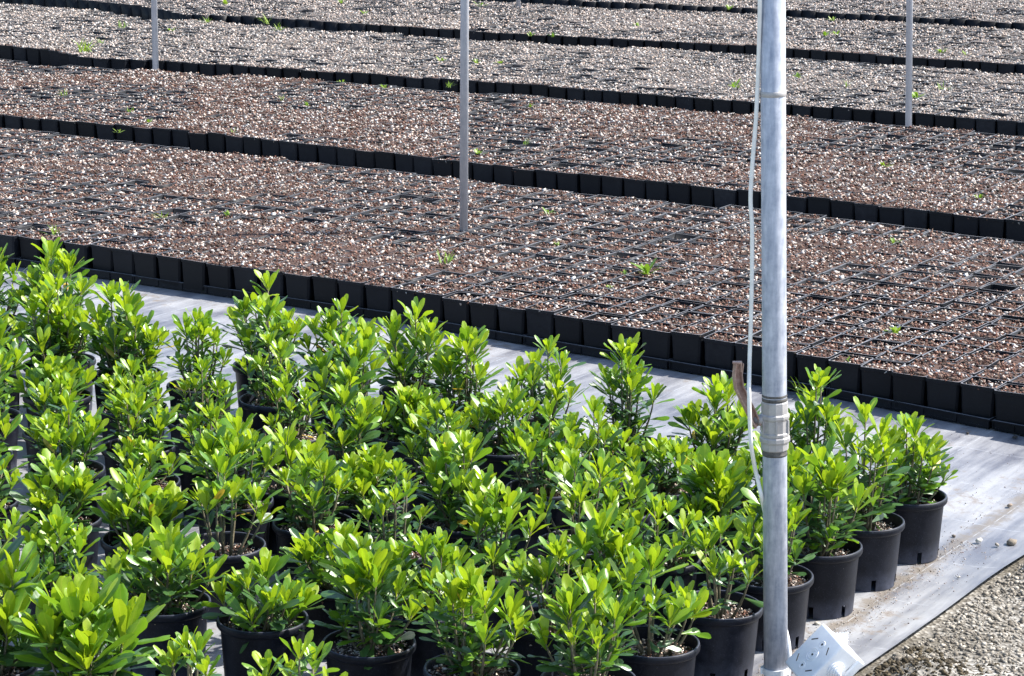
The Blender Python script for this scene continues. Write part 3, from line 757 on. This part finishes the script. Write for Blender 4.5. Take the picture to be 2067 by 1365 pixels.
# white cable running down the pipe
cp = [(1538, -420), (1536, -180), (1534, 0), (1531, 130), (1526, 240), (1519, 330), (1515, 400), (1518, 460), (1518, 540), (1516, 640), (1513, 730), (1512, 790), (1514, 860), (1517, 905), (1524, 945), (1531, 975), (1537, 1002), (1544, 1035), (1553, 1075), (1560, 1130)]
pts = []
for x, y in cp:
    A = PA+PU*on_pole(max(y, -900)); w = proj(A)[2]
    off = abs(proj(A)[0]-x)/FPX*w
    push = math.sqrt(max(0, (PR+.0030)**2-off**2)) + .002 if off < PR+.003 else .002
    if y > 1010: push = -push-.002
    if 760 < y < 925: push = max(push, .030)
    d = ray(x, y); P = EYE + d*(w-push-.001); pts.append(Vector(P))
def smooth(p, n=6):
    out = []
    for i in range(len(p)-1):
        a, b_, c_, d_ = p[max(i-1, 0)], p[i], p[i+1], p[min(i+2, len(p)-1)]
        for k in range(n):
            u = k/n; out.append(.5*((2*b_)+(c_-a)*u+(2*a-5*b_+4*c_-d_)*u*u+(3*b_-a-3*c_+d_)*u**3))
    return out+[p[-1]]
mb = MB(); mb.tube(smooth(pts), .0040, 10)
tag(link('cable', mb.mesh('cable', ['cable_white'], True)), 'off-white cable hanging down beside the galvanised pipe', 'cable')
# short white conduit behind the pipe foot, going to the box
A0 = PA+PU*Z(1275); side = np.array(xax)
mb = MB(); b0 = Vector(A0)+xax*(.017)+yax*.012
p_ = [b0, Vector(PA+PU*Z(1300))+xax*.0225+yax*.006, Vector(PA+PU*Z(1330))+xax*.0245, Vector(PA+PU*Z(1362))+xax*.022, Vector(PA+PU*Z(1385))+xax*.020]
mb.tube(smooth(p_), .0058, 10); tag(link('conduit', mb.mesh('conduit', ['white_plastic'], True)), 'short white conduit against the pipe foot, above the junction box', 'conduit')

# ------------------------------------------------------------------ junction box
def junction_box():
    cX, cY, cZ = Vector(rv), Vector(-uv), Vector(fw)     # image right, image down, away
    e1 = (cX*-.31+cY*-.37+cZ*.876).normalized()
    e3 = (cX*-.69+cY*.72+cZ*.05); e3 = (e3-e1*e3.dot(e1)).normalized(); e2 = e3.cross(e1)
    if e2.dot(cX) < 0: e2 = -e2
    K = Vector(unw(1702, 1303, 4.59))
    a, b_, c_ = .090, .068, .104       # along e1, e2, e3
    O = K
    rt_ = bpy.data.objects.new('junction_box', None); COL.objects.link(rt_); rt_.location = O
    tag(rt_, 'white plastic junction box tilted at the foot of the galvanised pipe', 'junction box')
    B = Matrix(((e1.x, e2.x, e3.x, 0), (e1.y, e2.y, e3.y, 0), (e1.z, e2.z, e3.z, 0), (0, 0, 0, 1)))
    import bmesh
    bm = bmesh.new(); bmesh.ops.create_cube(bm, size=1, matrix=Matrix.Diagonal((a, b_*.72, c_, 1)))
    bmesh.ops.bevel(bm, geom=bm.edges[:], offset=.005, segments=3, affect='EDGES', profile=.6)
    me = bpy.data.meshes.new('box_body'); bm.to_mesh(me); bm.free(); me.materials.append(M['white_plastic']); me.polygons.foreach_set('use_smooth', [True]*len(me.polygons))
    ctr = B @ T(a/2, b_*.36, c_/2)
    body = link('box_body', me, rt_, ctr)
    bm = bmesh.new(); bmesh.ops.create_cube(bm, size=1, matrix=Matrix.Diagonal((a+.004, b_*.26, c_+.004, 1)))
    bmesh.ops.bevel(bm, geom=bm.edges[:], offset=.005, segments=3, affect='EDGES', profile=.6)
    me = bpy.data.meshes.new('lid'); bm.to_mesh(me); bm.free(); me.materials.append(M['white_plastic']); me.polygons.foreach_set('use_smooth', [True]*len(me.polygons))
    link('lid', me, rt_, B @ T(a/2, b_*.86, c_/2))
    def gland(mw, R=.0185):
        mb = MB(); prof = []; z = -.001
        for k in range(5):
            r_ = R*(1-k*.19); prof += [(r_, z), (r_*.985, z+.0038)]; z += .0038
        prof += [(.0022, z), (.0018, z+.003), (0, z+.003)]
        mb.lathe(prof, 36); return link('cable_gland', mb.mesh('cable_gland', ['white_plastic']), rt_, mw)
    # side facing -e1: gland; side facing -e3: gland
    gland(B @ T(0, b_*.44, c_*.42) @ Matrix.Rotation(-math.pi/2, 4, 'Y'))
    gland(B @ T(a*.52, b_*.36, 0) @ Matrix.Rotation(math.pi, 4, 'X'))
    gland(B @ T(a, b_*.36, c_*.5) @ Matrix.Rotation(math.pi/2, 4, 'Y'))
    # marks on the back plate (facing -e2): raised rings, screw holes and slots
    def ringm(u, v, R, n, tube=.0009):
        mb = MB()
        for k in range(n):
            r_ = R*(1-k*.36); mb.tube([(r_*math.cos(q*.2618), 0, r_*math.sin(q*.2618)) for q in range(25)], tube, 5, 0, False)
        return link('raised_ring', mb.mesh('raised_ring', ['white_plastic'], True), body, T(u-a/2, -b_*.36, v-c_/2))
    ringm(a*.50, c_*.52, .0135, 3); ringm(a*.5, c_*.78, .0068, 1); ringm(a*.5, c_*.27, .0068, 1)
    for (u, v, le, an) in ((.22, .28, .016, .9), (.80, .30, .016, -.7), (.78, .75, .016, .9), (.22, .76, .016, -.7)):
        mb = MB(); mb.box((-le/2, -.0006, -.0011), (le/2, .0008, .0011)); link('slot', mb.mesh('slot', ['dark_thread']), body, T(a*(u-.5), -b_*.36, c_*(v-.5)) @ Matrix.Rotation(an, 4, 'Y'))
    for (u, v, r_) in ((.5, .52, .0022), (.5, .78, .0024), (.5, .27, .0024)):
        mb = MB(); mb.tube([(0, -.0006, 0), (0, .002, 0)], r_, 12); link('screw_hole', mb.mesh('screw_hole', ['dark_thread']), body, T(a*(u-.5), -b_*.36, c_*(v-.5)))
junction_box()

# ------------------------------------------------------------------ stones lying on the mat
def stone(px, size, col, label, flat=.7):
    r = np.random.default_rng(int(px[0])); P = unp(*px, 0)
    V, F, C = scatter(r, np.zeros((1, 3)), np.array([size]), np.array([col]), IC_V, IC_F, flat, .22)
    V[:, 2] -= V[:, 2].min()+size*.15
    tag(link('stone', pieces_mesh('stone', V, F, C, ['grit']), None, T(P[0], P[1], .002)), label, 'stone')
stone((1975, 1096), .012, (.62, .58, .50), 'pale angular stone lying on the mat beyond the corner pot')
stone((1925, 1086), .006, (.22, .19, .16), 'small brown pebble on the mat beside the pale stone')
stone((2042, 1100), .017, (.24, .20, .155), 'brown soil clod on the mat near the gravel edge')
stone((2012, 1104), .008, (.35, .31, .26), 'tan crumb beside the soil clod on the mat')
stone((2038, 1024), .009, (.28, .22, .17), 'flat brown clod far out on the mat')
stone((1935, 1168), .005, (.5, .46, .4), 'tiny pale pebble on the mat close to the gravel')
stone((1650, 1262), .011, (.62, .56, .46), 'flat tan stone chip on the mat behind the junction box', .4)
stone((2049, 886), .008, (.05, .045, .04), 'dark crumb on the mat close to the square pots')
stone((1953, 878), .006, (.05, .045, .04), 'small dark crumb on the mat in front of the trays')

# ------------------------------------------------------------------ weeds
def weed_mesh(seed, kind):
    r = random.Random(seed); mb = MB(); uvs = []
    n = r.randint(9, 15) if kind == 'grass' else r.randint(7, 12)
    for k in range(n):
        a = r.random()*6.28; th = r.uniform(.15, 1.1); L = r.uniform(.6, 1.0)
        w = .035 if kind == 'grass' else .12
        d = Vector((math.cos(a)*math.sin(th), math.sin(a)*math.sin(th), math.cos(th))); sd = Vector((-math.sin(a), math.cos(a), 0))
        b0 = Vector((r.gauss(0, .12), r.gauss(0, .12), -.02)); dn = Vector((math.cos(a), math.sin(a), -.8))
        ws = (.6, 1, .8, .08) if kind == 'grass' else (.15, .55, 1, .3)
        V = []
        for i in range(4):
            u = i/3; p = b0+d*L*u+dn*(.22*u*u*L); V += [p-sd*w*ws[i], p+sd*w*ws[i]]
        mb.add(V, [(0, 1, 3, 2), (2, 3, 5, 4), (4, 5, 7, 6)])
    me = mb.mesh('weed', ['weed_leaf'], True); ul = me.uv_layers.new(name='UVMap')
    for lp in me.loops: ul.data[lp.index].uv = ((lp.vertex_index % 2), (lp.vertex_index % 8)//2/3)
    return me
WG = [weed_mesh(s, 'grass') for s in range(4)]; WL = [weed_mesh(20+s, 'leaf') for s in range(4)]
WD = [(108,468,20,'g',1),(325,437,18,'g',1),(459,433,12,'l',1),(897,526,26,'g',1),(1308,545,32,'l',1),(1107,428,12,'l',1),(1125,493,8,'l',1),(1803,490,14,'l',1),(1808,668,16,'l',1),(1713,727,8,'l',1),(1262,552,10,'l',1),(1560,560,14,'l',1),(1230,580,8,'l',1),
 (475,268,12,'g',2),(300,246,10,'l',2),(130,190,14,'g',2),(262,225,12,'g',2),(1060,288,12,'g',2),(1785,335,14,'l',2),(1978,400,13,'l',2),(965,310,12,'l',2),(775,175,10,'l',2),(620,212,10,'l',2),(570,200,10,'g',2),(1070,215,8,'l',2),(240,265,9,'l',2),
 (170,98,28,'g',3),(245,52,14,'g',3),(345,62,10,'l',3),(205,85,12,'g',3),(905,172,12,'g',3),(962,126,10,'l',3),(1010,128,9,'l',3),(1485,172,16,'l',3),(1610,155,12,'l',3),(1710,172,14,'g',3),(1848,195,16,'l',3),(1905,178,16,'g',3),(1665,70,12,'l',3),(1690,68,10,'l',3),(890,122,10,'l',3),(690,165,8,'l',3),
 (420,44,14,'g',4),(540,42,18,'g',4),(560,58,16,'g',4),(735,26,10,'l',4),(455,6,14,'l',4),(1070,70,9,'l',4),(1115,72,9,'l',4),(970,10,12,'l',4),(1285,52,10,'l',4),(1470,16,10,'l',4),(1900,105,12,'l',4),(1950,110,10,'l',4),(1680,40,10,'l',4),(690,4,10,'l',4)]
ordb = {1: 'first', 2: 'second', 3: 'third', 4: 'fourth'}
for q, (x, y, s, k, bd) in enumerate(WD):
    P = unp(x, y+s*.35, ZB+PH-.006); w = proj(P)[2]; sc = s*1.6*w/FPX
    me = (WG if k == 'g' else WL)[q % 4]
    o = link('weed', me, None, T(*P) @ Matrix.Rotation(q*1.3, 4, 'Z') @ Matrix.Scale(sc, 4))
    kindw = 'grassy weed tuft' if k == 'g' else 'small broad-leaved weed'
    big = 'large ' if s > 17 else ''
    tag(o, '%s%s growing among square pots of the %s bed' % (big, kindw, ordb[bd]), 'weed', '%s%ss in the %s bed' % (big, kindw, ordb[bd]))
P = unp(1628, 800, 0)
o = link('weed', WG[1], None, T(P[0], P[1], .0) @ Matrix.Scale(.085, 4)); tag(o, 'tall thin grass weed at the front of the trays, behind the pipe', 'weed')
